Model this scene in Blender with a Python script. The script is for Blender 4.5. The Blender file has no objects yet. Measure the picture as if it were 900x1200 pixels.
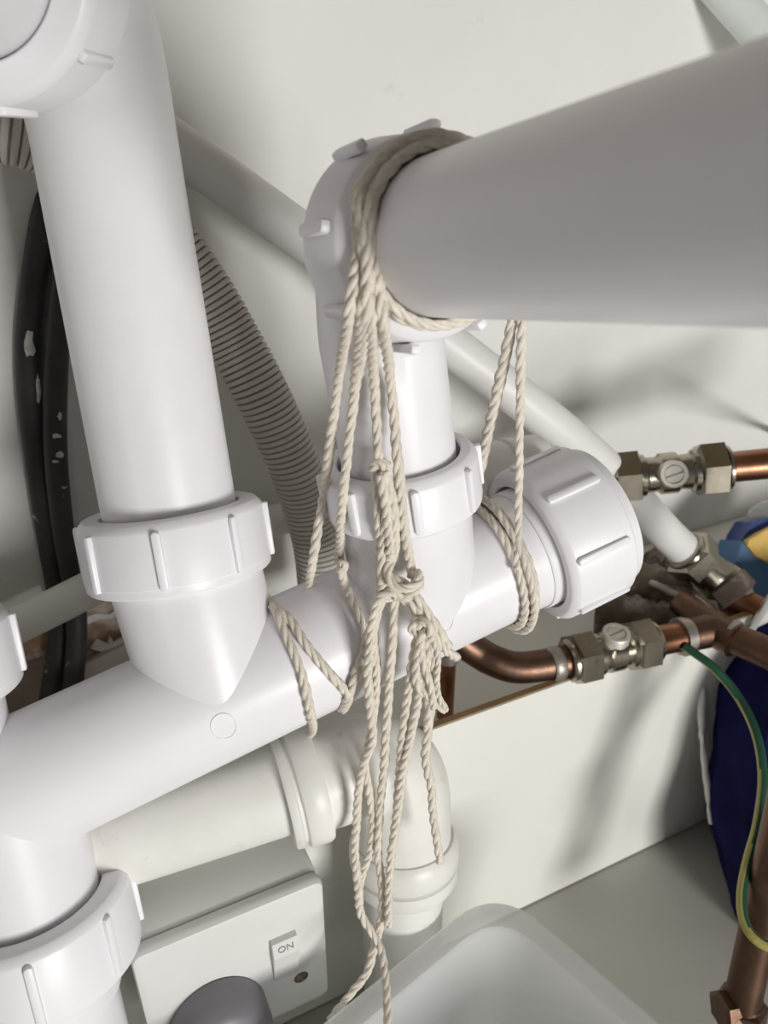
import bpy, math, random
from mathutils import Vector as V, Matrix as M
random.seed(7)
sc = bpy.context.scene
col = sc.collection

# ---------------------------------------------------------------- camera, world, lights, exposure
F = 930.0; PITCH = math.radians(28); ZC = 0.40          # focal length in pixels of a 900x1200 frame
cam = bpy.data.cameras.new('camera'); camo = bpy.data.objects.new('camera', cam); col.objects.link(camo)
camo.location = (0, 0, ZC); camo.rotation_euler = (math.pi/2 - PITCH, 0, 0)
cam.sensor_fit = 'VERTICAL'; cam.sensor_height = 36; cam.lens = F/1200*36
cam.clip_start = 0.005; cam.clip_end = 20
cam.dof.use_dof = True; cam.dof.focus_distance = 0.255; cam.dof.aperture_fstop = 16
sc.camera = camo

world = bpy.data.worlds.new('world'); sc.world = world; world.use_nodes = True
bg = world.node_tree.nodes['Background']
bg.inputs[0].default_value = (0.93, 0.96, 1.0, 1); bg.inputs[1].default_value = 0.10

def area(name, loc, target, size, power, color):
    l = bpy.data.lights.new(name, 'AREA'); l.shape = 'RECTANGLE'; l.size, l.size_y = size
    l.energy = power; l.color = color
    o = bpy.data.objects.new(name, l); col.objects.link(o); o.location = loc
    o.rotation_euler = (V(target)-V(loc)).to_track_quat('-Z', 'Y').to_euler()
    return o
area('kitchen_daylight', (0.62, -0.70, 0.26), (0.03, 0.25, 0.25), (0.30, 0.30), 9.8, (1, 0.985, 0.96))
area('room_light', (-0.62, -0.85, 0.40), (0.03, 0.25, 0.28), (0.16, 0.20), 0.75, (0.97, 0.98, 1.0))

sc.view_settings.view_transform = 'Standard'; sc.view_settings.look = 'None'
sc.view_settings.exposure = 0.04; sc.view_settings.gamma = 1.0
sc.view_settings.use_curve_mapping = False

# ---------------------------------------------------------------- geometry helpers
CAM = V((0, 0, ZC)); _c, _s = math.cos(PITCH), math.sin(PITCH)
RT, UP, FW = V((1, 0, 0)), V((0, _s, _c)), V((0, _c, -_s))
def ray(x, y): return FW + RT*((x-450)/F) + UP*((600-y)/F)
def U(x, y, d): return CAM + ray(x, y)*d                 # survey point: where a sight line reaches depth d (metres)
NP = V((0.44057, -0.89772, 0)); EP = V((0.89772, 0.44057, 0)); KP = -0.2218; ZUP = V((0, 0, 1))
def PL(x, y, o=0.0):                                     # sight line meets a plane parallel to the boxing panel
    r = ray(x, y); return CAM + r*((KP+o-CAM.dot(NP))/r.dot(NP))
def PZ(x, y, z=0.0):
    r = ray(x, y); return CAM + r*((z-ZC)/r.z)
def PB(s, o, z): return EP*s + NP*(KP+o) + ZUP*z         # panel coordinates: along, outward, up
def ONC(x, y, p, d, r):                                  # near hit of a sight line on a cylinder, else closest approach
    w = ray(x, y); q = CAM-p
    a = w-d*w.dot(d); b = q-d*q.dot(d)
    A, B, Cc = a.dot(a), a.dot(b), b.dot(b)-r*r
    D = B*B-A*Cc
    t = (-B-math.sqrt(D))/A if D > 0 else -B/A
    return CAM+w*t

MW = {}
def link(o, mat=None, parent=None, world=None):
    world = world or M.Identity(4)
    col.objects.link(o); MW[o.name] = world
    if mat is not None: o.data.materials.append(mat)
    if parent is not None:
        o.parent = parent; o.matrix_basis = MW[parent.name].inverted() @ world
    else: o.matrix_basis = world
    return o
def tag(o, label, cat, group=None, kind=None):
    o['label'] = label
    if cat: o['category'] = cat
    if group: o['group'] = group
    if kind: o['kind'] = kind
    return o
def thing(name, label, cat, loc, group=None):
    o = bpy.data.objects.new(name, None); o.empty_display_size = 0.01
    link(o, None, None, M.Translation(loc)); return tag(o, label, cat, group)

class B:                                                 # mesh builder
    def __init__(s): s.v = []; s.f = []; s.m = []
    def add(s, vs, fs, mi=0):
        n = len(s.v); s.v += [tuple(p) for p in vs]; s.f += [tuple(i+n for i in q) for q in fs]; s.m += [mi]*len(fs)
    def mesh(s, name, angle=40):
        me = bpy.data.meshes.new(name); me.from_pydata(s.v, [], s.f); me.validate()
        for p in me.polygons: p.use_smooth = True
        if max(s.m, default=0): me.polygons.foreach_set('material_index', s.m)
        me.set_sharp_from_angle(angle=math.radians(angle)); me.update()
        return me
    def build(s, name, mat, parent=None, world=None, angle=40):
        me = s.mesh(name, angle)
        o = bpy.data.objects.new(name, me)
        mats = mat if isinstance(mat, (list, tuple)) else [mat]
        for k in mats: me.materials.append(k)
        return link(o, None, parent, world)

def perp(d, ref=None):
    ref = ref if ref is not None else (V((0, 0, 1)) if abs(d.z) < .9 else V((1, 0, 0)))
    x = ref-d*ref.dot(d); return x.normalized()
def frames(path, ref=None):
    n = len(path); T = []
    for i in range(n):
        t = path[min(i+1, n-1)]-path[max(i-1, 0)]
        T.append(t.normalized() if t.length > 1e-9 else (T[-1] if T else V((0, 0, 1))))
    X = [perp(T[0], ref)]
    for i in range(1, n):
        x = T[i-1].rotation_difference(T[i]) @ X[-1]; x = (x-T[i]*x.dot(T[i])).normalized(); X.append(x)
    return T, X, [T[i].cross(X[i]) for i in range(n)]
def sweep(b, path, rad, seg=48, caps=True, matfn=None, ref=None):
    n = len(path); rad = rad if isinstance(rad, (list, tuple)) else [rad]*n
    T, X, Y = frames(path, ref); vs = []; fs = []
    for i in range(n):
        for j in range(seg):
            a = 2*math.pi*j/seg; vs.append(path[i]+(X[i]*math.cos(a)+Y[i]*math.sin(a))*rad[i])
    for i in range(n-1):
        for j in range(seg):
            k = (j+1) % seg; fs.append((i*seg+j, i*seg+k, (i+1)*seg+k, (i+1)*seg+j))
    if matfn:
        for q, fc in enumerate(fs): b.add([vs[i] for i in fc], [(0, 1, 2, 3)], matfn(q//seg, q % seg))
    else:
        if caps: fs += [tuple(range(seg))[::-1], tuple((n-1)*seg+j for j in range(seg))]
        b.add(vs, fs)
def smooth(pts, n=8):                                    # Catmull-Rom
    P = [pts[0]*2-pts[1]]+list(pts)+[pts[-1]*2-pts[-2]]; out = []
    for i in range(1, len(P)-2):
        for k in range(n):
            t = k/n; a, b_, c, d = P[i-1:i+3]
            out.append(.5*((2*b_)+(c-a)*t+(2*a-5*b_+4*c-d)*t*t+(3*b_-a-3*c+d)*t**3))
    out.append(pts[-1]); return out
def resample(path, step):
    L = [0.0]
    for i in range(1, len(path)): L.append(L[-1]+(path[i]-path[i-1]).length)
    n = max(2, int(L[-1]/step)); out = []; j = 0
    for k in range(n+1):
        s = L[-1]*k/n
        while j < len(L)-2 and L[j+1] < s: j += 1
        u = (s-L[j])/max(1e-9, L[j+1]-L[j]); out.append(path[j].lerp(path[j+1], u))
    return out
def lathe(b, p, d, prof, seg=64, closed=False, x=None):   # prof = [(t, r)]
    d = d.normalized(); x = perp(d, x); y = d.cross(x); n = len(prof); vs = []; fs = []
    for t, r in prof:
        for j in range(seg):
            a = 2*math.pi*j/seg; vs.append(p+d*t+(x*math.cos(a)+y*math.sin(a))*r)
    for i in range(n if closed else n-1):
        i2 = (i+1) % n
        for j in range(seg):
            k = (j+1) % seg; fs.append((i*seg+j, i*seg+k, i2*seg+k, i2*seg+j))
    b.add(vs, fs)
def frame(p, d, ref):
    z = d.normalized(); x = perp(z, ref); y = z.cross(x)
    m = M.Identity(4)
    for i in range(3): m[i][0], m[i][1], m[i][2], m[i][3] = x[i], y[i], z[i], p[i]
    return m
def rbox(b, c, ex, ey, ez, r=0.0, seg=3, mi=0):
    """box with half-extent vectors ex,ey,ez; vertical (ez) edges rounded and ez rims softened by r"""
    hx, hy, hz = ex.length, ey.length, ez.length; X, Y, Z = ex/hx, ey/hy, ez/hz
    if r <= 0:
        vs = [c+ex*i+ey*j+ez*k for k in (-1, 1) for j in (-1, 1) for i in (-1, 1)]
        b.add(vs, [(0, 2, 3, 1), (4, 5, 7, 6), (0, 1, 5, 4), (2, 6, 7, 3), (0, 4, 6, 2), (1, 3, 7, 5)], mi); return
    def ring(ins, z):
        out = []
        rr = max(r-ins, r*.15)
        for (sx, sy, a0) in ((1, 1, 0), (-1, 1, 90), (-1, -1, 180), (1, -1, 270)):
            for k in range(seg+1):
                a = math.radians(a0+90*k/seg)
                out.append(c+X*(sx*(hx-r)+rr*math.cos(a))+Y*(sy*(hy-r)+rr*math.sin(a))+Z*z)
        return out
    e = min(r*.6, hz*.6)
    rings = [ring(e, -hz), ring(e*.3, -hz+e*.3), ring(0, -hz+e), ring(0, hz-e), ring(e*.3, hz-e*.3), ring(e, hz)]
    n = len(rings[0]); vs = sum(rings, []); fs = []
    for i in range(5):
        for j in range(n): fs.append((i*n+j, i*n+(j+1) % n, (i+1)*n+(j+1) % n, (i+1)*n+j))
    fs += [tuple(range(n))[::-1], tuple(5*n+j for j in range(n))]
    b.add(vs, fs, mi)

# ---------------------------------------------------------------- materials
def mat(name, color, rough=.4, metal=0., var=.04, scale=40., bump=0., bscale=300., color2=None, mask=None, spec=.5, sss=0., trans=0., ior=1.46, coat=0., detail=6):
    m = bpy.data.materials.new(name); m.use_nodes = True; nt = m.node_tree; N = nt.nodes; L = nt.links
    p = N['Principled BSDF']; tc = N.new('ShaderNodeTexCoord')
    def noise(s, det=detail, r=.6):
        n = N.new('ShaderNodeTexNoise'); n.inputs['Scale'].default_value = s; n.inputs['Detail'].default_value = det
        n.inputs['Roughness'].default_value = r; L.new(tc.outputs['Object'], n.inputs['Vector']); return n
    n1 = noise(scale); rp = N.new('ShaderNodeValToRGB')
    rp.color_ramp.elements[0].position = .3; rp.color_ramp.elements[1].position = .7
    lo = [max(0, c*(1-var)) for c in color]; hi = [min(1, c*(1+var)) for c in color]
    rp.color_ramp.elements[0].color = (*lo, 1); rp.color_ramp.elements[1].color = (*hi, 1)
    L.new(n1.outputs[0], rp.inputs[0]); out = rp.outputs[0]
    if color2 is not None:
        sc2, a, b_ = mask; n2 = noise(sc2, 8, .65); r2 = N.new('ShaderNodeValToRGB')
        r2.color_ramp.elements[0].position = a; r2.color_ramp.elements[1].position = b_
        L.new(n2.outputs[0], r2.inputs[0]); mx = N.new('ShaderNodeMix'); mx.data_type = 'RGBA'
        L.new(r2.outputs[0], mx.inputs[0]); L.new(out, mx.inputs[6]); mx.inputs[7].default_value = (*color2, 1); out = mx.outputs[2]
    L.new(out, p.inputs['Base Color'])
    p.inputs['Roughness'].default_value = rough; p.inputs['Metallic'].default_value = metal
    p.inputs['Specular IOR Level'].default_value = spec; p.inputs['IOR'].default_value = ior
    p.inputs['Coat Weight'].default_value = coat
    if sss: p.inputs['Subsurface Weight'].default_value = sss; p.inputs['Subsurface Radius'].default_value = (.004, .004, .004); p.inputs['Subsurface Scale'].default_value = 1
    if trans: p.inputs['Transmission Weight'].default_value = trans
    if bump:
        n3 = noise(bscale, 4); bm = N.new('ShaderNodeBump'); bm.inputs['Strength'].default_value = bump; bm.inputs['Distance'].default_value = .0006
        L.new(n3.outputs[0], bm.inputs['Height']); L.new(bm.outputs[0], p.inputs['Normal'])
    return m
PVC = mat('white_plastic', (.84, .825, .85), .33, var=.015, scale=60, bump=.04, bscale=120)
PVCN = mat('nut_plastic', (.85, .835, .865), .38, var=.015, scale=60, bump=.05, bscale=200)
OLD = mat('aged_ivory_plastic', (.80, .788, .74), .4, var=.04, scale=50, bump=.05, bscale=150, color2=(.55, .52, .42), mask=(90, .62, .8))
WALL = mat('painted_wall', (.80, .797, .77), .6, var=.03, scale=14, bump=.12, bscale=90, color2=(.55, .55, .52), mask=(38, .64, .86))
PANEL = mat('white_faced_board', (.82, .81, .75), .45, var=.02, scale=10, bump=.03, bscale=150)
RAW = mat('raw_hardboard', (.36, .23, .11), .8, var=.2, scale=150, bump=.3)
CHIP = mat('bare_chipboard', (.22, .18, .13), .85, var=.25, scale=120, bump=.4)
CARC = mat('cabinet_board', (.74, .73, .70), .5, var=.02, scale=10)
FLOOR = mat('cabinet_floor', (.46, .455, .41), .5, var=.04, scale=12, bump=.05, bscale=120)
GREYP = mat('painted_pipe', (.78, .775, .755), .42, var=.03, scale=40, color2=(.45, .43, .42), mask=(60, .7, .85))
GREENW = mat('pale_green_pipe', (.76, .82, .79), .35, var=.03, scale=40, color2=(.35, .35, .33), mask=(90, .68, .74))
HOSE = mat('grey_corrugated', (.60, .575, .53), .5, var=.06, scale=60)
RUB = mat('black_rubber', (.035, .033, .036), .55, var=.2, scale=60, color2=(.7, .7, .68), mask=(55, .66, .70))
BLOT = mat('dried_white_paint', (.55, .55, .53), .8, var=.25, scale=300, bump=.5, bscale=600)
COP = mat('copper', (.33, .16, .095), .34, 1., var=.25, scale=60, color2=(.20, .10, .06), mask=(80, .5, .8), bump=.1)
COPD = mat('tarnished_copper', (.15, .088, .062), .42, 1., var=.35, scale=70, color2=(.16, .10, .07), mask=(90, .45, .7), bump=.25)
BRASS = mat('nickel_brass', (.40, .365, .30), .22, 1., var=.15, scale=70, bump=.1, color2=(.25, .21, .16), mask=(110, .6, .8))
GLINT = mat('nickel_glint', (.72, .69, .62), .5, .7, var=.1, scale=90)  # screw boss and screw: reflected light put into a paler colour
SOLD = mat('solder', (.42, .39, .35), .45, .8, var=.2, scale=120, bump=.4)
LUMP = mat('limescaled_fitting', (.17, .13, .10), .6, .35, var=.3, scale=70, bump=.6, bscale=200, color2=(.40, .36, .32), mask=(60, .52, .68))
TWINE = mat('cotton_twine', (.84, .775, .67), .9, var=.12, scale=500, bump=.8, bscale=2500, spec=.1)
SOCK = mat('socket_plastic', (.72, .718, .69), .35, var=.02, scale=50, color2=(.4, .36, .3), mask=(80, .73, .8))
PLUG = mat('dark_grey_plug', (.20, .192, .21), .45, var=.08, scale=60)
INK = mat('grey_print', (.22, .22, .24), .6)
DARK = mat('dark_hole', (.05, .03, .02), .8)
RUST = mat('brass_screw', (.20, .11, .05), .6, .5, var=.6, scale=500)
PLAST = mat('torn_plaster', (.34, .22, .15), .9, var=.35, scale=80, bump=1., bscale=160, color2=(.60, .52, .45), mask=(50, .52, .62))
BROWNW = mat('bare_plaster', (.42, .36, .31), .9, var=.2, scale=50, bump=.6, bscale=160)
NAVY = mat('navy_fabric', (.009, .009, .055), .95, spec=.08, var=.35, scale=30, bump=.5, bscale=700)
BLUE = mat('blue_film', (.09, .21, .42), .3, var=.1, scale=30)
BLUE2 = mat('deep_blue_film', (.02, .05, .22), .3, var=.1, scale=30)
YEL = mat('yellow_sponge', (.78, .54, .16), .85, var=.12, scale=90, bump=.8, bscale=400)
CLEARF = mat('clear_film', (.75, .78, .78), .25, var=.03, trans=.85, ior=1.1)
TUB = mat('translucent_tub', (.90, .905, .90), .38, var=.01, trans=.62, ior=1.25)
GRN = mat('green_sheath', (.012, .065, .034), .4, var=.1)
YLS = mat('yellow_sheath', (.36, .33, .10), .4, var=.1)
MAROON = mat('maroon_seal', (.16, .04, .05), .6)
_m = TUB; _n = _m.node_tree; _N = _n.nodes                 # tub: part light passes straight, part is scattered through the wall
_p = _N['Principled BSDF']; _p.inputs['Transmission Weight'].default_value = 0; _o = _N['Material Output']
_tr = _N.new('ShaderNodeBsdfTransparent'); _tr.inputs[0].default_value = (.96, .97, .97, 1); _tl = _N.new('ShaderNodeBsdfTranslucent'); _tl.inputs[0].default_value = (.86, .87, .87, 1)
_m1 = _N.new('ShaderNodeMixShader'); _m1.inputs[0].default_value = .4; _n.links.new(_p.outputs[0], _m1.inputs[1]); _n.links.new(_tl.outputs[0], _m1.inputs[2])
_m2 = _N.new('ShaderNodeMixShader'); _m2.inputs[0].default_value = .42; _n.links.new(_m1.outputs[0], _m2.inputs[1]); _n.links.new(_tr.outputs[0], _m2.inputs[2]); _n.links.new(_m2.outputs[0], _o.inputs[0])
WHITEM = mat('white_card', (.78, .78, .76), .6)

# ---------------------------------------------------------------- the setting
b = B(); rbox(b, V((.25, .25, -.01)), V((.9, 0, 0)), V((0, .75, 0)), V((0, 0, .01)))
tag(b.build('floor', FLOOR), 'pale grey laminate cabinet floor at the bottom right', None, kind='structure')
b = B(); rbox(b, PB(.2, -.13, .45), EP*.75, NP*.01, ZUP*.45)
tag(b.build('wall_back', WALL), 'scuffed off-white painted wall behind the pipes', None, kind='structure')
b = B(); rbox(b, PB(.51, .07, .45), EP*.01, NP*.19, ZUP*.45)
tag(b.build('added_wall_right', CARC), 'unseen white cabinet side added past the right edge to darken the right', None, kind='structure')  # out of view, added to darken the lower right
b = B(); rbox(b, PB(-.41, .07, .45), EP*.01, NP*.19, ZUP*.45)
tag(b.build('added_wall_left', CHIP), 'unseen chipboard cabinet side added past the left edge to darken the left', None, kind='structure')  # out of view, dark board added to darken the left side
b = B(); rbox(b, PB(.05, .07, .67), EP*.45, NP*.19, ZUP*.01)
tag(b.build('added_ceiling', CHIP), 'unseen worktop underside added above the pipes to cut light from above', None, kind='structure')  # out of view, dark board added to cut light and bounce from above
PT = .157
b = B(); rbox(b, PB(.2, -.0004, PT/2+.0006), EP*.62, NP*.0004, ZUP*(PT/2-.0006))
pan = b.build('wall_boxing', PANEL); tag(pan, 'low cream-white boxing board standing along the back wall', None, kind='structure')
b = B(); rbox(b, PB(.2, -.0024, PT/2+.0006), EP*.62, NP*.0016, ZUP*(PT/2-.0002))
o_ = B(); rbox(o_, PB(.2, -.062, .124), EP*.62, NP*.057, ZUP*.002); tag(o_.build('added_ledge_1', PANEL), 'added pale ledge brightening the gap behind the raw board edge', None, kind='structure')  # added ledge: catches light so the gap behind the board looks paler
o = b.build('raw_edge', RAW, pan); o['label'] = 'brown raw board edge'

# torn plaster low on the wall at the left, with a white board below it
def slab(b, poly, o, th, wob=0.):
    base = [PL(x, y, o) for x, y in poly]; n = len(base)
    c = sum(base, V())/n; top = [p+NP*th+(p-c)*(-.06)+NP*random.uniform(-wob, wob) for p in base]
    cc = c+NP*(th+wob)
    b.add(base+top+[cc], [(i, (i+1) % n, n+(i+1) % n, n+i) for i in range(n)]+[(n+i, n+(i+1) % n, 2*n) for i in range(n)])
b = B()
slab(b, [(-30, 762), (0, 742), (40, 733), (70, 728), (100, 700), (128, 683), (165, 668), (190, 690), (180, 730), (150, 751), (137, 757), (128, 752), (118, 763), (103, 760), (92, 772), (60, 764), (20, 774), (-30, 800)], -.1199, .003, .0012)
tp = b.build('torn_plaster', PLAST, angle=20); tag(tp, 'ragged brown torn plaster low on the wall behind the black cables', 'plaster')
b = B()
slab(b, [(96, 722), (112, 716), (128, 717), (142, 708), (150, 711), (143, 717), (128, 724), (114, 724), (100, 730)], -.117, .0022, .0008)
slab(b, [(104, 757), (112, 746), (115, 753), (124, 752), (128, 744), (133, 751), (150, 741), (152, 748), (134, 757), (118, 761)], -.117, .0022, .0008)
b.build('plaster_lip', WHITEM, tp, angle=20)
b = B(); slab(b, [(-40, 801), (20, 775), (62, 765), (88, 773), (88, 900), (-40, 960)], -.1199, .0015, .0004)
b.build('bare_patch', BROWNW, tp, angle=20)
b = B()
p0, p1 = PL(88, 776, -.119), PL(170, 738, -.119)
ez = V((0, 0, -.018)); e = (p1-p0)
rbox(b, p0+e*.75+ez, e*.75, NP*.005, ez, .0008, 1)
tag(b.build('wall_board', PANEL), 'white board strip fixed to the wall under the torn plaster', 'board')

# ---------------------------------------------------------------- pipes along the wall
def pipe(name, pts, r, m, label, cat, seg=40, n=10, parent=None):
    b = B(); sweep(b, smooth([U(*p) for p in pts], n) if len(pts) > 2 else [U(*p) for p in pts], r, seg)
    o = b.build(name, m, parent)
    if label: tag(o, label, cat)
    return o
pipe('painted_pipe', [(-150, -60, .268), (60, 70, .282), (285, 228, .302), (460, 355, .328), (630, 483, .358), (715, 554, .385), (778, 622, .412), (810, 652, .424)], .0091, GREYP,
     'long white pipe running diagonally down the back wall', 'pipe')
pipe('pale_pipe', [(560, -330, .375), (760, -110, .375), (850, -8, .375), (893, 40, .375), (980, 140, .375)], .0088, GREENW, 'short pale green-white pipe at the top right corner', 'pipe')
pipe('conduit_pipe', [(-60, 772, .326), (60, 713, .336), (140, 674, .348), (240, 635, .368), (345, 604, .388), (440, 584, .400)], .0079, GREYP,
     'grey-white conduit pipe running low behind the left tee', 'pipe')

# corrugated hose: real rings along the sweep
hp = [(-60, 138, .262), (10, 152, .266), (70, 175, .275), (140, 225, .288), (200, 288, .298), (238, 340, .306), (272, 397, .314), (307, 462, .322), (343, 540, .336), (362, 596, .350), (374, 650, .361), (380, 730, .374)]
path = resample(smooth([U(*p) for p in hp], 12), .0025/6); rad = []
for i in range(len(path)):
    rad.append((.0110, .0112, .0113, .0113, .0111, .0093)[i % 6])
b = B(); sweep(b, path, rad, 28); o = b.build('corrugated_hose', HOSE, angle=25)
tag(o, 'grey corrugated drain hose looping behind the white riser pipe', 'hose')

bh = [(72, 212, .318), (63, 225, .303), (57, 245, .298), (50, 275, .298), (40, 345, .305), (35, 410, .313), (38, 480, .322), (48, 560, .335), (60, 640, .350), (72, 715, .364), (69, 760, .366), (60, 820, .368), (48, 900, .370)]
bc = [(106, 236, .326), (97, 252, .308), (90, 275, .301), (76, 330, .300), (68, 400, .308), (65, 470, .316), (66, 540, .325), (74, 620, .339), (86, 690, .3545), (90, 740, .358), (86, 805, .362), (80, 890, .366)]
h1 = pipe('black_hose', bh, .0054, RUB, 'thick black rubber hose with white paint blot, left of the pair', 'hose')
h2 = pipe('black_cable', bc, .0045, RUB, 'black cable with white paint flecks, right of the pair', 'cable')
def blot(parent, axis, r, cx, cy, rx, ry, seed):
    rnd = random.Random(seed); vs = []; n = 14
    for ring_ in (0., .55, 1.):
        for k in range(n):
            a = 2*math.pi*k/n; q = ring_*(1+(rnd.uniform(-.35, .2) if ring_ == 1 else 0)); x, y = cx+rx*q*math.cos(a), cy+ry*q*math.sin(a)
            for (xa, ya, da), (xb, yb, db) in zip(axis, axis[1:]):
                if ya <= y <= yb:
                    t = (y-ya)/(yb-ya); ax_, ad = xa+(xb-xa)*t, da+(db-da)*t
            w = (x-ax_)*ad/F; vs.append(U(x, y, ad-math.sqrt(max(1e-7, r*r-w*w))-(.0006 if ring_ < 1 else .0001)))
    b = B(); b.add(vs, [(i*n+j, i*n+(j+1) % n, (i+1)*n+(j+1) % n, (i+1)*n+j) for i in range(2) for j in range(n)])
    o = b.build('paint_blot', BLOT, parent); o['label'] = 'white paint mark'
blot(h1, bh, .0054, 33, 403, 9, 17, 1); blot(h1, bh, .0054, 45, 455, 3, 16, 5)
blot(h2, bc, .0045, 63, 511, 8, 4, 2); blot(h2, bc, .0045, 70, 488, 3, 5, 3); blot(h2, bc, .0045, 71, 533, 5, 5, 4); blot(h2, bc, .0045, 62, 541, 7, 2, 6)

# ---------------------------------------------------------------- old ivory drain behind
od = thing('old_drain_pipe', 'aged ivory drain pipe with collared elbow turning down behind the twine', 'drain pipe', U(472, 1130, .325))
b = B(); sweep(b, [U(-40, 1038, .270), U(345, 918, .288)], .0166, 48); b.build('horizontal_pipe', OLD, od)
ep = [U(330, 926, .287), U(390, 906, .292), U(425, 896, .296), U(450, 897, .300), U(465, 912, .304), U(471, 940, .308), U(473, 1000, .315)]
b = B(); sweep(b, smooth(ep, 10), .0188, 48); b.build('elbow', OLD, od)
hd = (ep[1]-ep[0]).normalized()
b = B(); c0 = U(342, 922, .2885)
lathe(b, c0, hd, [(-.004, .016), (-.004, .0206), (-.003, .0212), (-.0012, .0212), (-.0005, .0200), (.0005, .0200), (.001, .0216), (.002, .0222), (.0085, .0222), (.0098, .0215), (.0102, .019), (.0102, .016)], 64)
b.build('collar', OLD, od)
vd = (ep[-1]-ep[-2]).normalized()
b = B(); c1 = U(473, 985, .3135)
lathe(b, c1, vd, [(-.003, .0185), (-.003, .0198), (-.001, .0212), (.002, .0217), (.0075, .0217), (.0085, .0209), (.0092, .0196), (.0098, .0196), (.0104, .0209), (.0155, .0209), (.017, .0200), (.0172, .016)], 64)
b.build('collar', OLD, od)
b = B(); v1 = U(473, 1000, .315); foot = V((v1.x, v1.y-.002, .001)); sweep(b, [v1, foot], .0166, 48); b.build('down_pipe', OLD, od)

# ---------------------------------------------------------------- new white waste pipes
def px_on(p, d, x):
    q = p-CAM; k = (x-450)/F
    return p+d*((k*q.dot(FW)-q.dot(RT))/(d.dot(RT)-k*d.dot(FW)))
CP, CD = V((-.0456, .21028, .22453)), V((.89177, .38787, .23303)).normalized()       # collector axis
LP, LD = V((-.07016, .23022, .27707)), V((-.12362, .30217, .94521)).normalized()      # left riser axis (up)
m0, m1 = U(450, 420, .234), U(466, 530, .2475); MD = (m1-m0).normalized()              # middle riser (down)
G0, GD = U(900, 221.6, .10555), V((-.42202, .88226, -.20858)).normalized()            # near pipe (away from camera)
C_ = lambda x: px_on(CP, CD, x)
G_ = lambda x: px_on(G0, GD, x)

def nut(parent, p, d, h, ro, ri, n=8, phase=0., ref=None, rw=.0014, rh=.0017, rl=.40, taper=0.):
    mw = frame(p, d, ref if ref is not None else (CAM-p))
    b = B(); lathe(b, V(), V((0, 0, 1)), [(.003, ri), (.0004, ri), (0, ri+.0005), (0, ro-.0026-taper), (.0004, ro-.0018-taper), (.0022, ro-.0003-taper*.7), (.003, ro-taper*.6), (h*.86, ro+.0004), (h*.87, ro+.0001), (h-.0007, ro+.0001), (h, ro-.0006), (h, ri-.001), (h*.5, ri-.001), (h*.5, ri)], 96, True)
    o = b.build('nut', PVCN, parent, mw, 30)
    rb = B(); rbox(rb, V((ro+rh*.35, 0, h*.5)), V((0, 0, h*rl)), V((0, rw, 0)), V((rh*.65, 0, 0)), rw*.9, 2)
    me = rb.mesh('grip_rib'); me.materials.append(PVCN)
    for k in range(n):
        r = bpy.data.objects.new('grip_rib', me)
        link(r, None, o, mw @ M.Rotation(math.radians(phase)+2*math.pi*k/n, 4, 'Z'))
    return o

mf = thing('waste_manifold', 'white plastic waste manifold with tee branches and ribbed compression nuts', 'waste fitting', C_(250)-V((0, 0, .025)))
b = B()
cl, cr = C_(-130), C_(612)
sweep(b, [cl, cr], .0221, 96)
lathe(b, cr-CD*.001, CD, [(0, .018), (0, .0226), (.0006, .0230), (.030, .0230), (.030, .01)], 96)
lb0 = LP-LD*.004; lb1 = C_(256)
sweep(b, [lb0.lerp(lb1, .25), lb0.lerp(lb1, .62), lb1], [.0248, .0243, .0219], 96)
mb1 = C_(487)
mtop = m0+MD*((m1-m0).length+.008)
sweep(b, [mtop, mb1], .0217, 96)
fb = C_(-68); ftop = fb+LD*.055
sweep(b, [fb, fb.lerp(ftop, .4), ftop], [.0219, .0243, .0247], 64)
ob = C_(2); OD_ = (V((.125, -.27, -.95))).normalized()
sweep(b, [ob, ob+OD_*.075], .0222, 64)
b.build('body', PVC, mf, angle=35)
# moulded circles left by the mould pins
for (x, y, rr) in ((262, 851, 15), (517, 727, 14)):
    b = B(); pts = [ONC(x+rr*math.cos(a*math.pi/12), y+rr*math.sin(a*math.pi/12), CP, CD, .0222) for a in range(25)]
    sweep(b, pts, .00016, 6); b.build('mould_mark', PVC, mf)
ln = nut(mf, LP-LD*(-.002), -LD, .0228, .0300, .0226, 8, 10)
mn = nut(mf, m0+MD*((m1-m0).length+.0005), MD, .0178, .0247, .0195, 8, 38)
fn = nut(mf, ftop+LD*.008, -LD, .0235, .0308, .0226, 8, 60)
on = nut(mf, ob+OD_*.036, OD_, .026, .0312, .0232, 8, 8)
en = nut(mf, C_(618), CD, .0265, .0298, .0243, 8, 23)
b = B(); lathe(b, C_(640), CD, [(0, .001), (0, .027), (.0225, .027), (.0225, .0001)], 64); b.build('end_cap', PVC, mf)

# outlet pipe dropping to the floor at the left
b = B(); q0 = ob+OD_*.055; sweep(b, [q0, q0+OD_*(q0.z-.012)/(-OD_.z)], .0205, 64)
tag(b.build('outlet_pipe', PVC), 'white waste pipe dropping from the ribbed nut at bottom left', 'pipe')
# branch pipe at far left
b = B(); sweep(b, [ftop+LD*-.005, ftop+LD*.10], .0215, 48)
tag(b.build('branch_pipe', PVC), 'white pipe rising from the nut cut off at the left edge', 'pipe')

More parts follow.
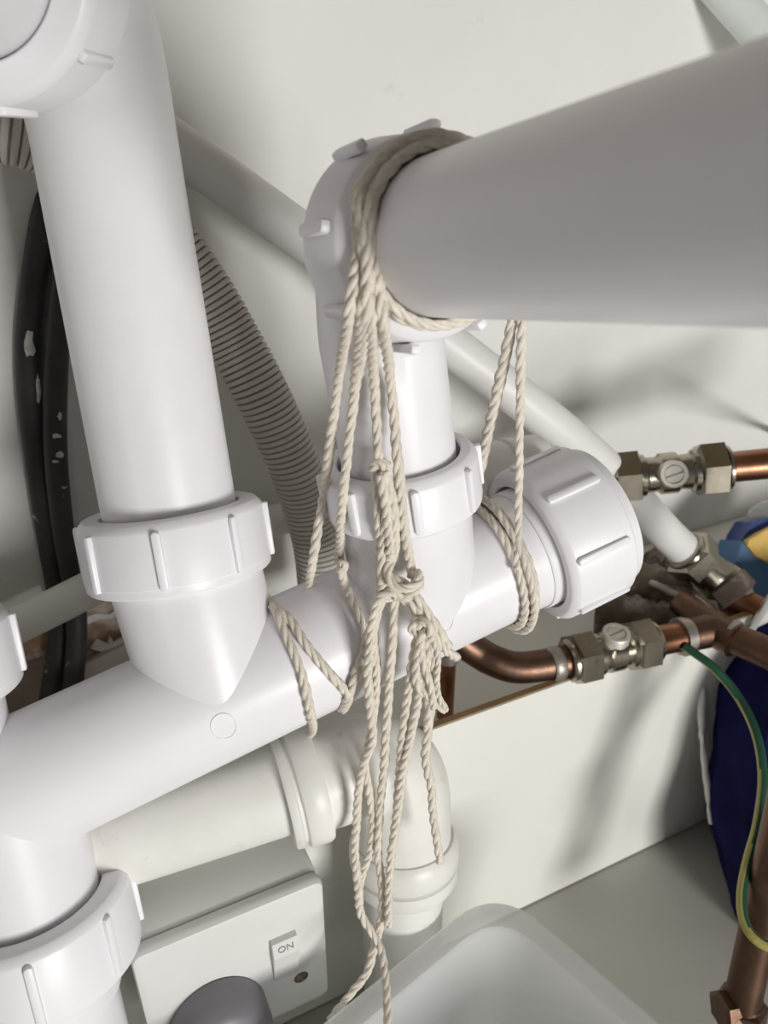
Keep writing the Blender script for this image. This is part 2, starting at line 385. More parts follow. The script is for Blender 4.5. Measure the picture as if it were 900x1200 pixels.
# left riser: pipe with its swept elbow and nut at the top left
lr = thing('riser_pipe', 'tall white riser pipe with elbow and ribbed nut at top left', 'pipe', LP-LD*.005)
fc = U(-56, -62, .172); eb = LP+LD*.150
pth = [LP-LD*.012, LP+LD*.10, LP+LD*.118]
corner = LP+LD*.155; nd = (corner-fc).normalized()
for k in range(1, 9):
    t = k/8; a = LP+LD*.118; c2 = corner-nd*.024
    pth.append(a*(1-t)**2+corner*(2*t*(1-t))+c2*t*t)
pth.append(fc+nd*.012)
b = B(); sweep(b, pth, [.0215]*3+[.0215+.0012*min(1, k/4) for k in range(1, 9)]+[.0228], 96); b.build('elbow_body', PVC, lr)
nut(lr, fc, nd, .0225, .0312, .0222, 8, 20, rw=.0016)
b = B(); sweep(b, [fc-nd*.10, fc+nd*.016], .0216, 64); tag(b.build('stub_pipe', PVC), 'white pipe end entering the nut at the top left corner', 'pipe')

# middle elbow
me_ = thing('pipe_elbow', 'white elbow fitting with ribbed nut under the tied twine', 'waste fitting', m1+MD*.012)
gn = G_(505)                                               # nut face centre
ec = gn+GD*.026
pth = [m1+MD*.014, m0+MD*.004]
top = m0-MD*.006; corner = G_(446)+V((0, 0, -.001)); c2 = corner-GD*.010
for k in range(0, 11):
    t = k/10; pth.append(top*(1-t)**2+corner*(2*t*(1-t))+c2*t*t)
pth.append(gn+GD*.004)
b = B(); sweep(b, pth, [.0181, .0182]+[.0183+.0010*k/10 for k in range(11)]+[.0196], 96); b.build('elbow_body', PVC, me_)
nut(me_, gn, GD, .0200, .0252, .0188, 8, 14, rw=.0017, rh=.0019, taper=.0022)
b = B(); lathe(b, gn+GD*.0193, GD, [(0, .019), (0, .0243), (.0018, .0243), (.0018, .019)], 48, True); o = b.build('seal_ring', MAROON, me_); o['label'] = 'dark red rubber seal'

# grey coupling behind the middle nut
b = B(); gc0, gc1 = U(548, 562, .318), U(640, 548, .335); gcd = (gc1-gc0).normalized()
lathe(b, gc0, gcd, [(0, .001), (0, .0135), (.004, .0140), (.0155, .0140), (.016, .0132), (.017, .0132), (.0175, .0145), (.034, .0145), (.035, .001)], 48)
tag(b.build('pipe_coupling', GREYP), 'shaded grey pipe coupling half hidden behind the white end nut', 'pipe fitting')
# near pipe
b = B(); sweep(b, [G_(470), G_(900)-GD*.16], .0180, 128)
tag(b.build('waste_pipe', PVC), 'large white pipe reaching from the elbow towards the viewer at right', 'pipe')

# ---------------------------------------------------------------- copper pipework
def hexnut(b, p, d, h, af, ri, ref=None, bev=.0012):
    """hexagonal compression nut with a round collar each side; af = half across flats"""
    d = d.normalized(); x = perp(d, ref); y = d.cross(x); rc = af/math.cos(math.pi/6); vs = []; fs = []
    prof = [(0, af*.90), (bev, rc), (h-bev, rc), (h, af*.90)]
    for k, (t, r) in enumerate(prof):
        for j in range(6):
            a = math.pi/3*j+math.pi/6; rr = r if 0 < k < 3 else r*1.04
            vs.append(p+d*t+(x*math.cos(a)+y*math.sin(a))*rr)
    for i in range(3):
        for j in range(6): fs.append((i*6+j, i*6+(j+1) % 6, (i+1)*6+(j+1) % 6, (i+1)*6+j))
    fs += [tuple(range(6))[::-1], tuple(18+j for j in range(6))]
    b.add(vs, fs)
    lathe(b, p, d, [(-.0022, ri), (-.0022, af*.80), (-.0014, af*.90), (0, af*.92)], 32)
def valve(name, label, a, c, aw, screw, hl=.0135, af=.0118):
    """straight isolating valve between two nuts, a -> c axis ends; screw = direction the slotted screw faces"""
    d = (c-a).normalized(); L = (c-a).length
    t = thing(name, label, 'valve', a.lerp(c, .5)-V((0, 0, .012)))
    b = B(); r = .0082
    lathe(b, a, d, [(hl*.7, .004), (hl*.7, .0102), (hl+.002, .0102), (hl+.003, .0086), (L*.40, .0084), (L*.43, .0100), (L*.57, .0100), (L*.60, .0084), (L-hl-.003, .0086), (L-hl-.002, .0102), (L-hl*.7, .0102), (L-hl*.7, .004)], 40)
    b.build('valve_body', BRASS, t)
    b = B(); hexnut(b, a, d, hl, af, .0074, aw); b.build('nut', BRASS, t, angle=25)
    b = B(); hexnut(b, c, -d, hl, af, .0074, aw); b.build('nut', BRASS, t, angle=25)
    s = (screw-d*screw.dot(d)).normalized(); m = a.lerp(c, .5)
    b = B(); lathe(b, m, s, [(.004, .0066), (.0118, .0066), (.0125, .0062), (.0125, .0045), (.0113, .0043), (.0113, .0001)], 40)
    bs = b.build('screw_boss', GLINT, t)
    e1 = (d*.5+s.cross(d)*.12).normalized(); e2 = s.cross(e1)
    b = B()
    for sg in (-1, 1):
        n = 9; pts = [e1*(.0042*math.cos(k*math.pi/(n-1)))+e2*sg*(.0006+.0034*math.sin(k*math.pi/(n-1))) for k in range(n)]
        vs = [m+s*.0111+q for q in pts]+[m+s*.0122+q for q in pts]
        b.add(vs, [tuple(range(n)), tuple(range(n, 2*n))]+[(i, (i+1) % n, n+(i+1) % n, n+i) for i in range(n)])
    b.build('slotted_screw', GLINT, bs, angle=25)
    return t
# upper run
ua, uc = U(716, 561, .386), U(850, 548, .380); ud = (uc-ua).normalized()
b = B(); sweep(b, [ua-ud*.06, ua+ud*.008], .0073, 40); tag(b.build('copper_pipe', COP), 'copper pipe stub between the white end nut and upper valve', 'copper pipe')
b = B(); sweep(b, [uc-ud*.008, uc+ud*.10], .0074, 40); tag(b.build('copper_pipe', COP), 'bright copper pipe leaving the upper valve at right edge', 'copper pipe')
valve('isolating_valve', 'upper nickel isolating valve with its slotted screw facing out', ua, uc, (CAM-ua)+V((0, .1, .25)), CAM-ua.lerp(uc, .5)+V((.05, 0, -.02)))
b = B(); ck = uc+ud*.027; lathe(b, ck, ud, [(0, .0078), (0, .0108), (.004, .0108), (.004, .0078)], 40, True)
sweep(b, [ck+V((0, 0, .009))+ud*.002, PL(905, 505, -.12)], .0022, 12)
tag(b.build('pipe_clip', PVCN), 'small pale clip holding the upper copper pipe at right edge', 'pipe clip')

# lower run
la, lc = U(668, 774, .372), U(763, 752, .384); ld = (lc-la).normalized()
lp = thing('copper_pipe', 'tarnished copper pipe bending up from the lower valve behind the manifold', 'copper pipe', U(600, 790, .378))
b = B(); sweep(b, smooth([U(470, 690, .362), U(530, 742, .368), U(560, 764, .371), U(580, 775, .370), U(604, 782, .370), U(634, 780, .371), la+ld*.006], 8), [.0074]*49, 36); b.build('bent_pipe', COPD, lp)
b = B(); pj = U(650, 778, .3716); lathe(b, pj, ld, [(-.003, .0075), (-.002, .0082), (.002, .0082), (.003, .0075)], 32); b.build('solder_ring', SOLD, lp)
b = B(); vt = U(525, 760, .374); sweep(b, [vt+V((0, 0, .02)), V((vt.x, vt.y, .02))], .0042, 24)
vp = b.build('copper_tail', COP); tag(vp, 'thin upright copper pipe dropping behind the boxing board', 'copper pipe')
b = B(); lathe(b, U(525, 768, .377), V((0, 0, 1)), [(-.003, .0043), (-.0026, .0052), (.0026, .0052), (.003, .0043)], 24); b.build('solder_ring', SOLD, vp)
valve('isolating_valve', 'lower nickel isolating valve on the tarnished bent copper pipe', la, lc, (CAM-la)+V((0, .1, .2)), V((-.3, -.25, .9)), hl=.0125, af=.0112)

# tee and stubs at the right
te = U(838, 738, .391)
tt = thing('copper_tee', 'dark copper tee joint right of the lower valve', 'copper fitting', te-V((0, 0, .01)))
b = B(); sweep(b, [lc-ld*.006, te], .0073, 36); b.build('branch_pipe', COP, tt)
b = B(); sr = U(805, 744, .3885); lathe(b, sr, ld, [(-.0016, .0074), (-.001, .0084), (.001, .0084), (.0016, .0074)], 32); b.build('solder_ring', SOLD, tt)
b = B(); sweep(b, [sr, te+ld*.004], .0083, 36); sweep(b, [U(800, 708, .412), te, U(862, 752, .382)], [.0083]*3, 36)
b.build('tee_body', COPD, tt)
rd = (U(960, 792, .356)-te).normalized()
b = B(); sweep(b, [te, te+rd*.12], .0075, 36); b.build('run_pipe', COPD, tt)
b = B(); lathe(b, te+rd*.009, rd, [(-.0014, .0076), (-.001, .0088), (.001, .0088), (.0014, .0076)], 32); b.build('solder_ring', SOLD, tt)

# compression elbow at the end of the diagonal pipe
e0, e1 = U(798, 641, .419), U(836, 676, .430); ed = (e1-e0).normalized()
ce = thing('compression_elbow', 'tarnished compression elbow gripping the end of the diagonal pipe', 'pipe fitting', e1-V((0, 0, .015)))
b = B(); hexnut(b, e0+ed*.004, ed, .012, .0125, .0086, CAM-e0); b.build('nut', BRASS, ce, angle=25)
b = B(); sweep(b, smooth([e0+ed*.012, e1, U(852, 690, .430), U(862, 706, .427)], 6), [.0095, .0098, .0102, .0106, .0110, .0114, .0117, .012, .0122, .0124, .0125, .0125, .0125, .0124, .0122, .012, .0116, .0112, .0108], 24); b.build('elbow_body', BRASS, ce, angle=60)
b = B(); hexnut(b, U(846, 683, .428), (U(868, 708, .424)-U(846, 683, .428)), .011, .0116, .0086, ZUP); b.build('nut', LUMP, ce, angle=25)
b = B(); sweep(b, [U(852, 700, .43), U(885, 718, .424)], .0092, 32); b.build('copper_stub', COP, ce)
b = B(); pd = (U(885, 718, .424)-U(852, 700, .43)).normalized(); lathe(b, U(887, 719, .4236), pd, [(0, .009), (0, .0155), (.0015, .016), (.003, .0155), (.003, .009)], 40, True)
tag(b.build('pipe_collar', WHITEM), 'round white collar plate around the short copper stub', 'collar')

# old crusted fittings behind the end nut
lu = thing('crusted_fitting', 'crusted grey-brown old pipe joint behind the white end nut', 'pipe fitting', U(770, 700, .44))
def lumpy(b, pts, rs, seg=16, am=.0017):
    path = smooth([U(*p) for p in pts], 6); n = len(path); T, X, Y = frames(path); vs = []; fs = []
    for i in range(n):
        u = i/(n-1)*(len(rs)-1); k = min(int(u), len(rs)-2); r = rs[k]+(rs[k+1]-rs[k])*(u-k)
        for j in range(seg):
            a = 2*math.pi*j/seg; vs.append(path[i]+(X[i]*math.cos(a)+Y[i]*math.sin(a))*(r+random.uniform(-am, am)))
    for i in range(n-1):
        for j in range(seg): fs.append((i*seg+j, i*seg+(j+1) % seg, (i+1)*seg+(j+1) % seg, (i+1)*seg+j))
    fs += [tuple(range(seg))[::-1], tuple((n-1)*seg+j for j in range(seg))]
    b.add(vs, fs)
b = B(); lumpy(b, [(715, 665, .452), (755, 685, .440), (790, 703, .428), (830, 728, .408)], [.010, .0125, .0105, .0095]); b.build('joint_body', LUMP, lu, angle=80)
b = B(); lumpy(b, [(760, 652, .462), (778, 668, .456), (792, 674, .45), (812, 672, .444)], [.009, .0105, .0095, .008]); b.build('joint_neck', LUMP, lu, angle=80)
b = B(); lumpy(b, [(762, 683, .425), (792, 697, .416), (818, 708, .408)], [.0022, .003, .0024], 12, .0003); b.build('solder_bead', SOLD, lu, angle=80)
b = B(); lumpy(b, [(700, 716, .430), (735, 722, .424), (765, 726, .418), (800, 726, .412)], [.012, .0115, .010, .008]); b.build('joint_sleeve', LUMP, lu, angle=80)
b = B(); lumpy(b, [(728, 660, .478), (752, 672, .474)], [.010, .008]); b.build('dark_hole', DARK, lu, angle=80)

# upright copper at the bottom right corner
cv = thing('copper_pipe', 'dark copper pipe standing at the bottom right corner', 'copper pipe', U(862, 1215, .352))
b = B(); sweep(b, [U(1010, 600, .296), U(935, 880, .318), U(884, 1110, .340), U(862, 1210, .352)], .0076, 32); b.build('pipe', COPD, cv)
b = B(); vd2 = (U(862, 1210, .352)-U(884, 1110, .340)).normalized(); hexnut(b, U(870, 1172, .349), vd2, .012, .0098, .0076, CAM); hexnut(b, U(866, 1180, .349), V((-1, -.2, 0)), .010, .0075, .004, ZUP); b.build('nut', COPD, cv, angle=25)

# earth cable
ew = [(800, 756, .380), (812, 764, .379), (838, 784, .375), (866, 818, .370), (886, 860, .357), (894, 910, .349), (888, 965, .343), (876, 1010, .337), (869, 1050, .331), (873, 1082, .325), (890, 1104, .320), (930, 1122, .318), (990, 1165, .322), (1060, 1240, .330)]
path = resample(smooth([U(*p) for p in ew], 10), .002); b = B()
sweep(b, path, .0021, 16, False, lambda i, j: 1 if ((j+i*.06) % 16) < 7 else 0, ref=V((1, 0, 0)))
ec_ = b.build('earth_cable', [YLS, GRN]); tag(ec_, 'green and yellow earth cable looping down in front of the navy bag', 'cable')
b = B(); lathe(b, sr-ld*.003, ld, [(-.0018, .0075), (-.0018, .0092), (.0018, .0092), (.0018, .0075)], 32, True); rbox(b, U(806, 761, .382), ld*.0022, V((0, 0, .003)), V((0, .0016, 0)), .0006, 1)
b.build('clamp', SOLD, ec_)

# ---------------------------------------------------------------- navy bag and sponge packet
def softbody(name, m, base_pts, h, parent=None, bulge=.012, tilt=V((0, 0, 0)), levels=14, seed=1, topin=.75, am=.0022):
    rnd = random.Random(seed); n0 = len(base_pts); ring = resample(base_pts+[base_pts[0]], .006)[:-1]; n = len(ring)
    c = sum(ring, V())/n; ph = [rnd.uniform(0, 6.28) for _ in range(6)]; vs = []; fs = []
    for k in range(levels+1):
        t = k/levels
        sc_ = (1+.10*math.sin(math.pi*min(1, t*1.2)))*(1-(1-topin)*max(0, (t-.7)/.3)**2)*(.93 if k == 0 else 1)
        for j, p in enumerate(ring):
            q = c+(p-c)*sc_; u = j/n*6.2832
            w = am*(math.sin(3*u+5*t+ph[0])+.7*math.sin(7*u-9*t+ph[1])+.5*math.sin(13*u+14*t+ph[2])+.5*math.sin(16*t+ph[3]+2*u))
            vs.append(q+(p-c).normalized()*w+ZUP*(h*t)+tilt*t)
    for k in range(levels):
        for j in range(n): fs.append((k*n+j, k*n+(j+1) % n, (k+1)*n+(j+1) % n, (k+1)*n+j))
    vs.append(c+tilt+ZUP*(h*1.02)); fs += [(levels*n+j, levels*n+(j+1) % n, len(vs)-1) for j in range(n)]
    fs.append(tuple(range(n))[::-1])
    b = B(); b.add(vs, fs); o = b.build(name, m, parent, angle=80); return o
f0 = PZ(858, 1088); f1 = PZ(834, 1010)
bagbase = [f0+V((.004, -.004, 0)), f0+V((.07, -.012, 0)), f0+V((.095, .05, 0)), f1+V((.09, .05, 0)), f1+V((.022, .045, 0)), f1+V((0, .0, 0))]
bag = softbody('navy_bag', NAVY, [p+V((0, 0, .001)) for p in bagbase], .146, tilt=V((-.014, .015, 0)), seed=3)
tag(bag, 'navy blue fabric bag slumped on the floor under the copper tee', 'bag')
b = B(); lumpy(b, [(826, 790, .425), (822, 830, .428), (823, 870, .432), (829, 920, .436), (833, 965, .441)], [.0012, .0022, .0014, .0018, .0010], 8, .0006)
b.build('white_trim', WHITEM, bag, angle=80)
# sponge packet standing behind the copper stub
def prism(b, poly, d0, th, bev=.0015):
    c = V((sum(p[0] for p in poly)/len(poly), sum(p[1] for p in poly)/len(poly), 0)); n = len(poly)
    fr = [U(x+(c.x-x)*.06, y+(c.y-y)*.06, d0) for x, y in poly]; f2 = [U(x, y, d0+bev) for x, y in poly]; bk = [p+FW*th for p in f2]
    b.add(fr+f2+bk, [tuple(range(n)), tuple(range(2*n, 3*n))[::-1]]+[(k*n+i, k*n+(i+1) % n, (k+1)*n+(i+1) % n, (k+1)*n+i) for k in (0, 1) for i in range(n)])
sp = thing('sponge_packet', 'blue packet with a yellow sponge behind the copper fittings', 'sponge packet', U(880, 716, .50))
b = B(); prism(b, [(845, 706), (850, 684), (862, 652), (868, 634), (880, 640), (905, 655), (965, 660), (965, 740), (870, 735)], .482, .03); b.build('packet_body', BLUE, sp, angle=30)
b = B(); prism(b, [(864, 645), (870, 628), (880, 612), (900, 606), (960, 604), (960, 665), (905, 660), (882, 646)], .486, .022); b.build('packet_top', BLUE2, sp, angle=30)
b = B(); prism(b, [(874, 640), (876, 633), (890, 624), (910, 614), (950, 612), (955, 655), (925, 664), (898, 659), (884, 652)], .4795, .016, .002); b.build('sponge', YEL, sp, angle=30)
b = B(); prism(b, [(872, 618), (880, 598), (890, 588), (940, 580), (950, 612), (895, 612)], .492, .003); b.build('clear_film', CLEARF, sp, angle=30)

# ---------------------------------------------------------------- switched socket and plug
OF = .037
sa, sb = PL(153, 1122, OF), PL(378, 1036, OF); wbox = (sb-sa).dot(EP); zt = (sa.z+sb.z)/2; s0 = sa.dot(EP); smid = s0+wbox/2; hb = wbox
so = thing('wall_socket', 'white switched wall socket box fixed below the old drain', 'socket', PB(smid, 0, zt-hb))
OB = (OF-.006)/2; b = B(); rbox(b, PB(smid, OB, zt-hb/2), EP*(hb/2), ZUP*(hb/2), NP*OB, .003, 4); b.build('back_box', SOCK, so)
b = B(); rbox(b, PB(smid, OF-.0028, zt-hb/2), EP*(hb/2+.0004), ZUP*(hb/2+.0004), NP*.0032, .004, 5); b.build('faceplate', SOCK, so)
RH = .0128; rc = PL(334, 1122, OF+.001); rk = B()
c = PB(rc.dot(EP), OF, rc.z)
def wedge(b, c, hw, hh, d0, d1):
    vs = [c+EP*i*hw+ZUP*j*hh+NP*k for (i, j, k) in ((-1, -1, -.002), (1, -1, -.002), (1, 1, -.002), (-1, 1, -.002), (-1, -1, d0), (1, -1, d0), (1, .45, d1), (-1, .45, d1), (-1, 1, d1*.7), (1, 1, d1*.7))]
    b.add(vs, [(4, 5, 6, 7), (7, 6, 9, 8), (0, 4, 7, 8, 3), (1, 2, 9, 6, 5), (0, 1, 5, 4), (3, 8, 9, 2)])
wedge(rk, c, .0049, RH, .0004, .0042); rko = rk.build('rocker_switch', SOCK, so, angle=20)
cu = bpy.data.curves.new('switch_text', 'FONT'); cu.body = 'ON'; cu.size = .0040; cu.align_x = 'CENTER'; cu.align_y = 'CENTER'; cu.extrude = .00008
to = bpy.data.objects.new('tmp_text', cu); col.objects.link(to)
tm = bpy.data.meshes.new_from_object(to.evaluated_get(bpy.context.evaluated_depsgraph_get())); bpy.data.objects.remove(to)
tm.name = 'switch_text'; tm.materials.clear(); tm.materials.append(INK); txt = bpy.data.objects.new('switch_text', tm)
a1 = c+ZUP*(.45*RH)+NP*.0042; a2 = c+ZUP*RH+NP*.0042*.7
tz = EP.cross((a2-a1).normalized()); mw = M.Identity(4)
for i in range(3): mw[i][0], mw[i][1], mw[i][2], mw[i][3] = EP[i], (a2-a1).normalized()[i], tz[i], ((a1+a2)/2+tz*.0001)[i]
link(txt, None, rko, mw); txt['label'] = 'grey printed word ON'
pw = PL(353, 1145, OF+.0004); b = B()
lathe(b, PB(pw.dot(EP), OF+.0003, pw.z), NP, [(0, .0030), (.0003, .0029), (.0004, .0023), (.0001, .0021), (.0001, .0001)], 24); b.build('screw_hole', RUST, so)
pg = PL(262, 1215, OF+.01); pgc = PB(pg.dot(EP), OF, pg.z)
b = B(); n = 40; prof = [(.0004, .93), (.001, 1.), (.010, 1.), (.014, .95), (.0165, .84), (.0175, .6), (.0176, .01)]; vs = []
for t, k in prof:
    for j in range(n):
        a = 2*math.pi*j/n; rx = .0185*(1-.12*math.sin(a)); vs.append(pgc+NP*t+EP*(rx*k*math.cos(a))+ZUP*(.0195*k*math.sin(a)*(1.0 if math.sin(a) > 0 else 1.05)))
b.add(vs, [(i*n+j, i*n+(j+1) % n, (i+1)*n+(j+1) % n, (i+1)*n+j) for i in range(len(prof)-1) for j in range(n)])
pl_ = b.build('power_plug', PLUG); tag(pl_, 'dark grey rounded plug pushed into the wall socket', 'plug')
b = B(); lathe(b, pgc+NP*.0174-ZUP*.003, NP, [(-.001, .0045), (.0006, .0045), (.0008, .0040), (.0002, .0036), (.0002, .0001)], 24); b.build('fuse_cover', PLUG, pl_)

# ---------------------------------------------------------------- translucent storage tub
ZT = .108
tc0 = PZ(582, 1034, ZT); tl = PZ(388, 1190, ZT); tr = PZ(775, 1198, ZT)
dl, dr = (tl-tc0).normalized(), (tr-tc0).normalized()
cor = [tc0, tc0+dl*.20, tc0+dl*.20+dr*.14, tc0+dr*.14]; cen = sum(cor, V())/4
def rring(ins, z, rr, seg=8, sc_=1.):
    out = []
    for i in range(4):
        p, q, r = cor[i], cor[i-1], cor[(i+1) % 4]
        a, c2 = (q-p).normalized(), (r-p).normalized()
        pc = p+(a+c2)*ins; s_, e_ = pc+a*rr, pc+c2*rr
        for k in range(seg+1):
            t = k/seg; out.append(s_*(1-t)**2+pc*2*t*(1-t)+e_*t*t)
    return [V((cen.x+(p.x-cen.x)*sc_, cen.y+(p.y-cen.y)*sc_, z)) for p in out]
rings = [rring(.012, .0015, .014, sc_=.86), rring(.0085, .003, .016, sc_=.87), rring(.0085, ZT-.004, .020), rring(.001, ZT-.0045, .024), rring(-.0003, ZT-.003, .025), rring(.0002, ZT-.001, .025), rring(.0015, ZT, .024),
         rring(.007, ZT, .022), rring(.0090, ZT-.0008, .020), rring(.0103, ZT-.003, .019), rring(.0103, ZT-.012, .019), rring(.0100, .005, .015, sc_=.87), rring(.014, .003, .013, sc_=.86)]
n = len(rings[0]); vs = sum(rings, []); fs = []
for i in range(len(rings)-1):
    for j in range(n): fs.append((i*n+j, i*n+(j+1) % n, (i+1)*n+(j+1) % n, (i+1)*n+j))
fs += [tuple(range(n)), tuple((len(rings)-1)*n+j for j in range(n))[::-1]]
b = B(); b.add(vs, fs); tag(b.build('storage_tub', TUB, angle=35), 'translucent white plastic tub on the floor below the hanging twine', 'tub')

# ---------------------------------------------------------------- cotton twine
TW = .00155
tw = thing('knotted_twine', 'natural cotton twine tied round the pipes, knotted with loose hanging ends', 'twine', U(465, 690, .24))
def strand(pts, R=TW, name='strand', tw_=None, fray=False):
    path = resample(smooth(pts, 10), .0007); T, X, Y = frames(path); b = B(); n = len(path)
    ph = random.uniform(0, 6.28); seg = 6; pitch = R*8.5*random.uniform(.85, 1.2); wob = random.uniform(0, 6.28)
    for k in range(3):
        vs = []; fs = []
        for i in range(n):
            a = ph+2*math.pi*k/3+2*math.pi*(i*.0007)/pitch
            rr = R*.54*(1+.10*math.sin(i*.11+wob+k)+.07*math.sin(i*.37+2*wob-k)); o = path[i]+(X[i]*math.cos(a)+Y[i]*math.sin(a))*R*(.42+.05*math.sin(i*.05+wob))
            rr2 = rr*1.08
            for j in range(seg):
                c = 2*math.pi*j/seg; vs.append(o+(X[i]*math.cos(c)+Y[i]*math.sin(c))*rr2)
        for i in range(n-1):
            for j in range(seg): fs.append((i*seg+j, i*seg+(j+1) % seg, (i+1)*seg+(j+1) % seg, (i+1)*seg+j))
        fs += [tuple(range(seg))[::-1], tuple((n-1)*seg+j for j in range(seg))]
        b.add(vs, fs)
    rnd = random.Random(n)                                 # a few loose fibres
    for _ in range(int(n/6)):
        i = rnd.randrange(n); a = rnd.uniform(0, 6.28); dd = X[i]*math.cos(a)+Y[i]*math.sin(a)
        p = path[i]+dd*R*.8; q = p+dd*R*rnd.uniform(.3, 1.0)+T[i]*rnd.uniform(-1, 1)*R*1.6; w = dd.cross(T[i])*R*.035
        b.add([p-w, p+w, q], [(0, 1, 2)])
    return b.build(name, TWINE, tw, angle=180)
cc = lambda x, y, off=.0016: ONC(x, y, CP, CD, .0222+off)
mbD = (mb1-mtop).normalized()
mm = lambda x, y, off=.0016: ONC(x, y, mtop, mbD, .0217+off)
# loops round the near pipe just in front of the nut
gx = perp(GD, ZUP); gy = GD.cross(gx)
def loop(t, r, tilt, a0, a1, n=28):
    out = []
    for k in range(n+1):
        a = a0+(a1-a0)*k/n
        out.append(gn+GD*(t+tilt*math.cos(a-.6))+(gx*math.cos(a)+gy*math.sin(a))*r)
    return out
for t, r, ti in ((-.0016, .0199, .0006), (-.0040, .0197, .0010)):
    strand(loop(t, r, ti, 0, 2*math.pi))
def PG(x, y, t):                                          # on a plane in front of the nut face
    p = gn+GD*t; w = ray(x, y); return CAM+w*((p-CAM).dot(GD)/w.dot(GD))
def mn_(x, y, off=.0018): return ONC(x, y, m0, MD, .0250+off)   # on the middle nut
def me(x, y, off=.003): return ONC(x, y, m0, MD, .0183+off)     # on the middle riser
ar = lambda t, r, end=-72, beg=115: loop(t, r, .0004, math.radians(beg), math.radians(end), 16)
s1 = ar(-.0020, .0216, -62)+[PG(421, 285, -.0025), PG(416, 318, -.0025), PG(408, 372, -.0025), me(397, 443, .008), mn_(384, 543, .001), mn_(378, 587, .001), U(367, 653, .252), U(361, 690, .268)]
s2 = ar(-.0040, .0216, -66)+[PG(429, 290, -.0035), PG(426, 335, -.0035), PG(423, 372, -.003), me(416, 453, .006), mn_(407, 533), mn_(400, 600), mm(398, 640, .003), mm(397, 655, .002), U(402, 662, .2475)]
s3 = ar(-.0060, .0200, -68)+[PG(437, 300, -.005), PG(435, 345, -.004), PG(435, 380, -.003), me(438, 443, .006), me(442, 505, .006), mn_(443, 532), mn_(446, 548)]
s4 = ar(-.0080, .0198, -70)+[PG(443, 300, -.006), PG(444, 340, -.005), PG(449, 380, -.004), me(457, 443, .006), me(463, 505, .006), mn_(466, 540), mn_(471, 590), mn_(474, 622, .0012), mm(480, 655, .003), U(484, 676, .241)]
for s in (s1, s2, s3, s4): strand(s)
strand(ar(-.0052, .0220, -64)+[PG(431, 290, -.006), PG(429, 330, -.005), PG(429, 372, -.004), me(420, 440, .007)])
# hitch on the third strand and the doubled length below it
strand([mn_(436, 550), mn_(444, 541, .0024), mn_(452, 548, .0030), mn_(455, 575, .003), mn_(452, 608, .003), mm(448, 645, .005), U(447, 684, .2395)])
strand([mn_(455, 546), mn_(446, 541, .001), mn_(441, 552), mn_(443, 590), mn_(444, 618), mm(445, 650), mm(446, 690)])
strand([mn_(450, 552, .004), mn_(459, 580, .0035), mn_(463, 612, .003), mm(462, 648, .004), U(455, 668, .2365), U(460, 684, .2355), U(474, 690, .2350), U(488, 684, .2365), U(491, 674, .2385), U(480, 672, .2415)])
strand([mn_(446, 556, .0045), mn_(452, 590, .005), mm(457, 640, .006), mm(456, 672, .0035), mm(466, 694, .003)])
# knot
strand([U(450, 702, .2425), U(447, 690, .2405), U(456, 677, .239), U(470, 682, .2375), U(484, 692, .239), U(486, 704, .2415)])
strand([U(483, 676, .240), U(492, 680, .2395), U(489, 690, .2385), U(476, 700, .2395), U(462, 698, .2405)])
# left leg of the knot and its doubled hanging ends
strand([U(474, 700, .240), U(458, 694, .239), U(444, 703, .240), U(437, 725, .242), U(434, 750, .2445), U(431, 790, .249), U(434, 830, .254), U(437, 866, .2585), U(428, 892, .262), U(421, 920, .2655), U(418, 960, .2700), U(416, 1000, .2745), U(420, 1040, .279), U(422, 1068, .282), U(434, 1090, .282), U(446, 1112, .281), U(452, 1148, .275), U(455, 1215, .262)])
strand([U(462, 698, .2415), U(447, 705, .2415), U(440, 728, .2435), U(437, 752, .246), U(441, 792, .2515), U(436, 850, .259), U(428, 890, .2655), U(433, 930, .270), U(437, 965, .2745), U(433, 1000, .278), U(425, 1022, .280), U(420, 1046, .2815)])
# centre strand
strand([U(463, 700, .243), U(461, 735, .2455), U(457, 790, .2515), U(453, 850, .259), U(450, 900, .265), U(445, 950, .271), U(443, 1000, .2765), U(447, 1035, .280), U(447, 1075, .2835), U(437, 1115, .287), U(430, 1140, .2885), U(408, 1168, .2895), U(386, 1196, .290)])
# right leg of the knot: a doubled cord running down to the right
strand([U(470, 696, .2415), U(482, 706, .2405), U(494, 722, .241), U(508, 742, .243), U(520, 760, .246), U(530, 768, .252), U(535, 770, .262)])
strand([U(474, 690, .2395), U(488, 700, .239), U(500, 716, .240), U(514, 738, .2425), U(526, 758, .246)])
strand([U(462, 692, .241), U(478, 706, .2425), U(490, 720, .2425), U(500, 732, .2425), U(488, 728, .240), U(483, 738, .241), U(492, 744, .241)])
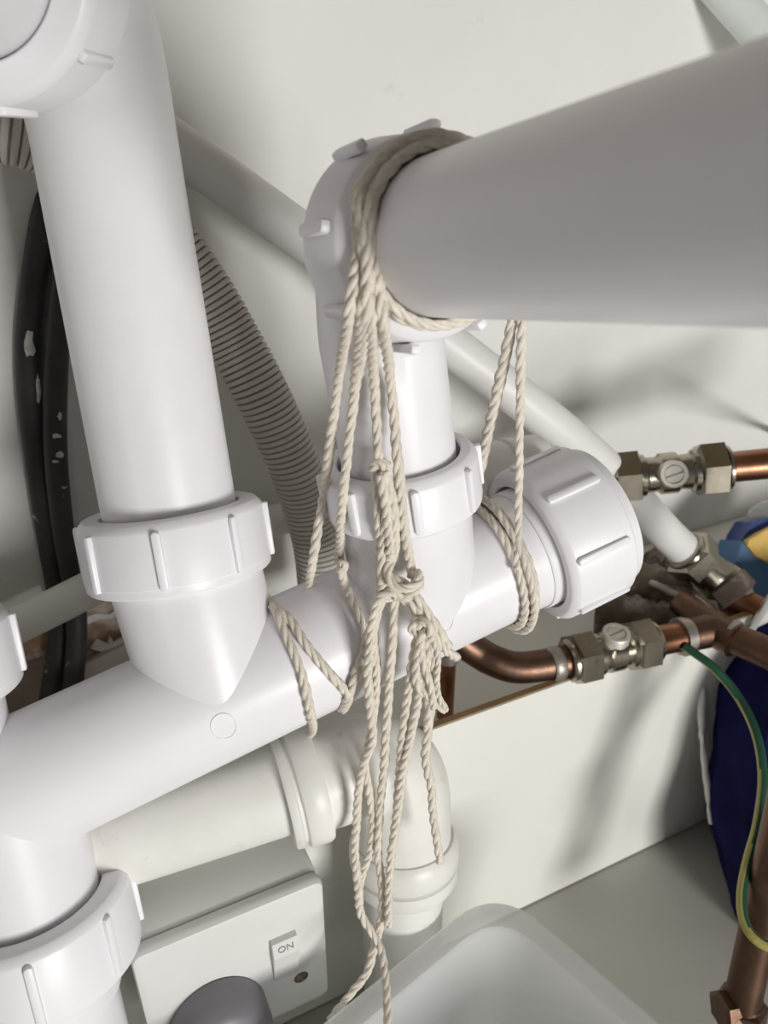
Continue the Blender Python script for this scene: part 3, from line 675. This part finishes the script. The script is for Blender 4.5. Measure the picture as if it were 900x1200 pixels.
# second knot with the tassel
strand([U(486, 738, .242), U(494, 728, .239), U(503, 733, .2385), U(505, 745, .240), U(496, 752, .242), U(488, 745, .2425)])
strand([U(492, 738, .242), U(484, 770, .2455), U(480, 800, .249), U(473, 850, .2555), U(469, 890, .2605), U(466, 930, .265), U(463, 970, .2695), U(458, 1005, .2735), U(456, 1040, .277), U(455, 1085, .281)])
strand([U(498, 738, .2405), U(494, 775, .2445), U(492, 810, .249), U(482, 860, .255), U(472, 905, .2605), U(466, 950, .2655), U(461, 985, .2695)])
strand([U(502, 738, .2405), U(508, 770, .2435), U(510, 800, .247), U(505, 830, .2505), U(501, 860, .254), U(499, 890, .2575), U(505, 920, .261), U(507, 950, .2645), U(511, 980, .268), U(516, 1010, .2715)])
strand([U(500, 735, .240), U(502, 770, .2435), U(498, 800, .2475), U(503, 830, .2495), U(500, 850, .2525)])
strand([U(495, 740, .2395), U(489, 775, .2435), U(488, 800, .2465), U(500, 815, .248), U(512, 826, .249), U(523, 832, .250)])
strand([U(504, 738, .239), U(513, 768, .242), U(512, 795, .2445), U(514, 815, .247), U(521, 828, .249)], R=.0010)
strand([U(490, 742, .2405), U(497, 780, .2430), U(505, 805, .2455), U(508, 830, .2485)], R=.0013)
# strands passing over the manifold at the left
strand([U(312, 700, .275), cc(322, 714), cc(337, 748), cc(352, 785), cc(361, 820), cc(365, 842, .0012), U(367, 856, .273), U(360, 862, .285)])
strand([cc(318, 709, .002), cc(340, 727), cc(360, 757), cc(384, 787), cc(402, 806), cc(409, 818), U(402, 832, .266)])
strand([U(399, 664, .2465), U(402, 676, .2485), cc(408, 694, .002), cc(420, 718), cc(428, 738), cc(427, 760), cc(417, 790), cc(409, 815), U(400, 832, .268)])
strand([U(398, 660, .246), U(404, 660, .2455), U(403, 667, .246), U(396, 668, .247)], R=.0013)
strand([cc(432, 745), cc(440, 770), cc(443, 795), U(440, 812, .262)])
# loops round the right end of the manifold
cx = perp(CD, ZUP); cy = CD.cross(cx)
def cloop(x, r, tilt, n=28, ph=0.):
    p = C_(x); return [p+CD*(tilt*math.cos(a*2*math.pi/n+ph))+(cx*math.cos(a*2*math.pi/n)+cy*math.sin(a*2*math.pi/n))*r for a in range(n+1)]
strand(cloop(574, .0238, .001)); strand(cloop(580, .0238, -.001)); strand(cloop(586, .0238, .0012)); strand(cloop(580, .0262, .0016))
# two lines rising from there to the near pipe
strand([U(560, 560, .276), U(566, 535, .271), U(580, 470, .254), U(592, 420, .243), U(599, 380, .234), U(602, 340, .226), U(585, 270, .214)], R=.0019)
strand([cc(605, 668, .0028), cc(606, 645, .003), U(608, 578, .2645), U(609, 500, .2515), U(610, 430, .240), U(611, 375, .231), U(606, 320, .222), U(588, 260, .214)])
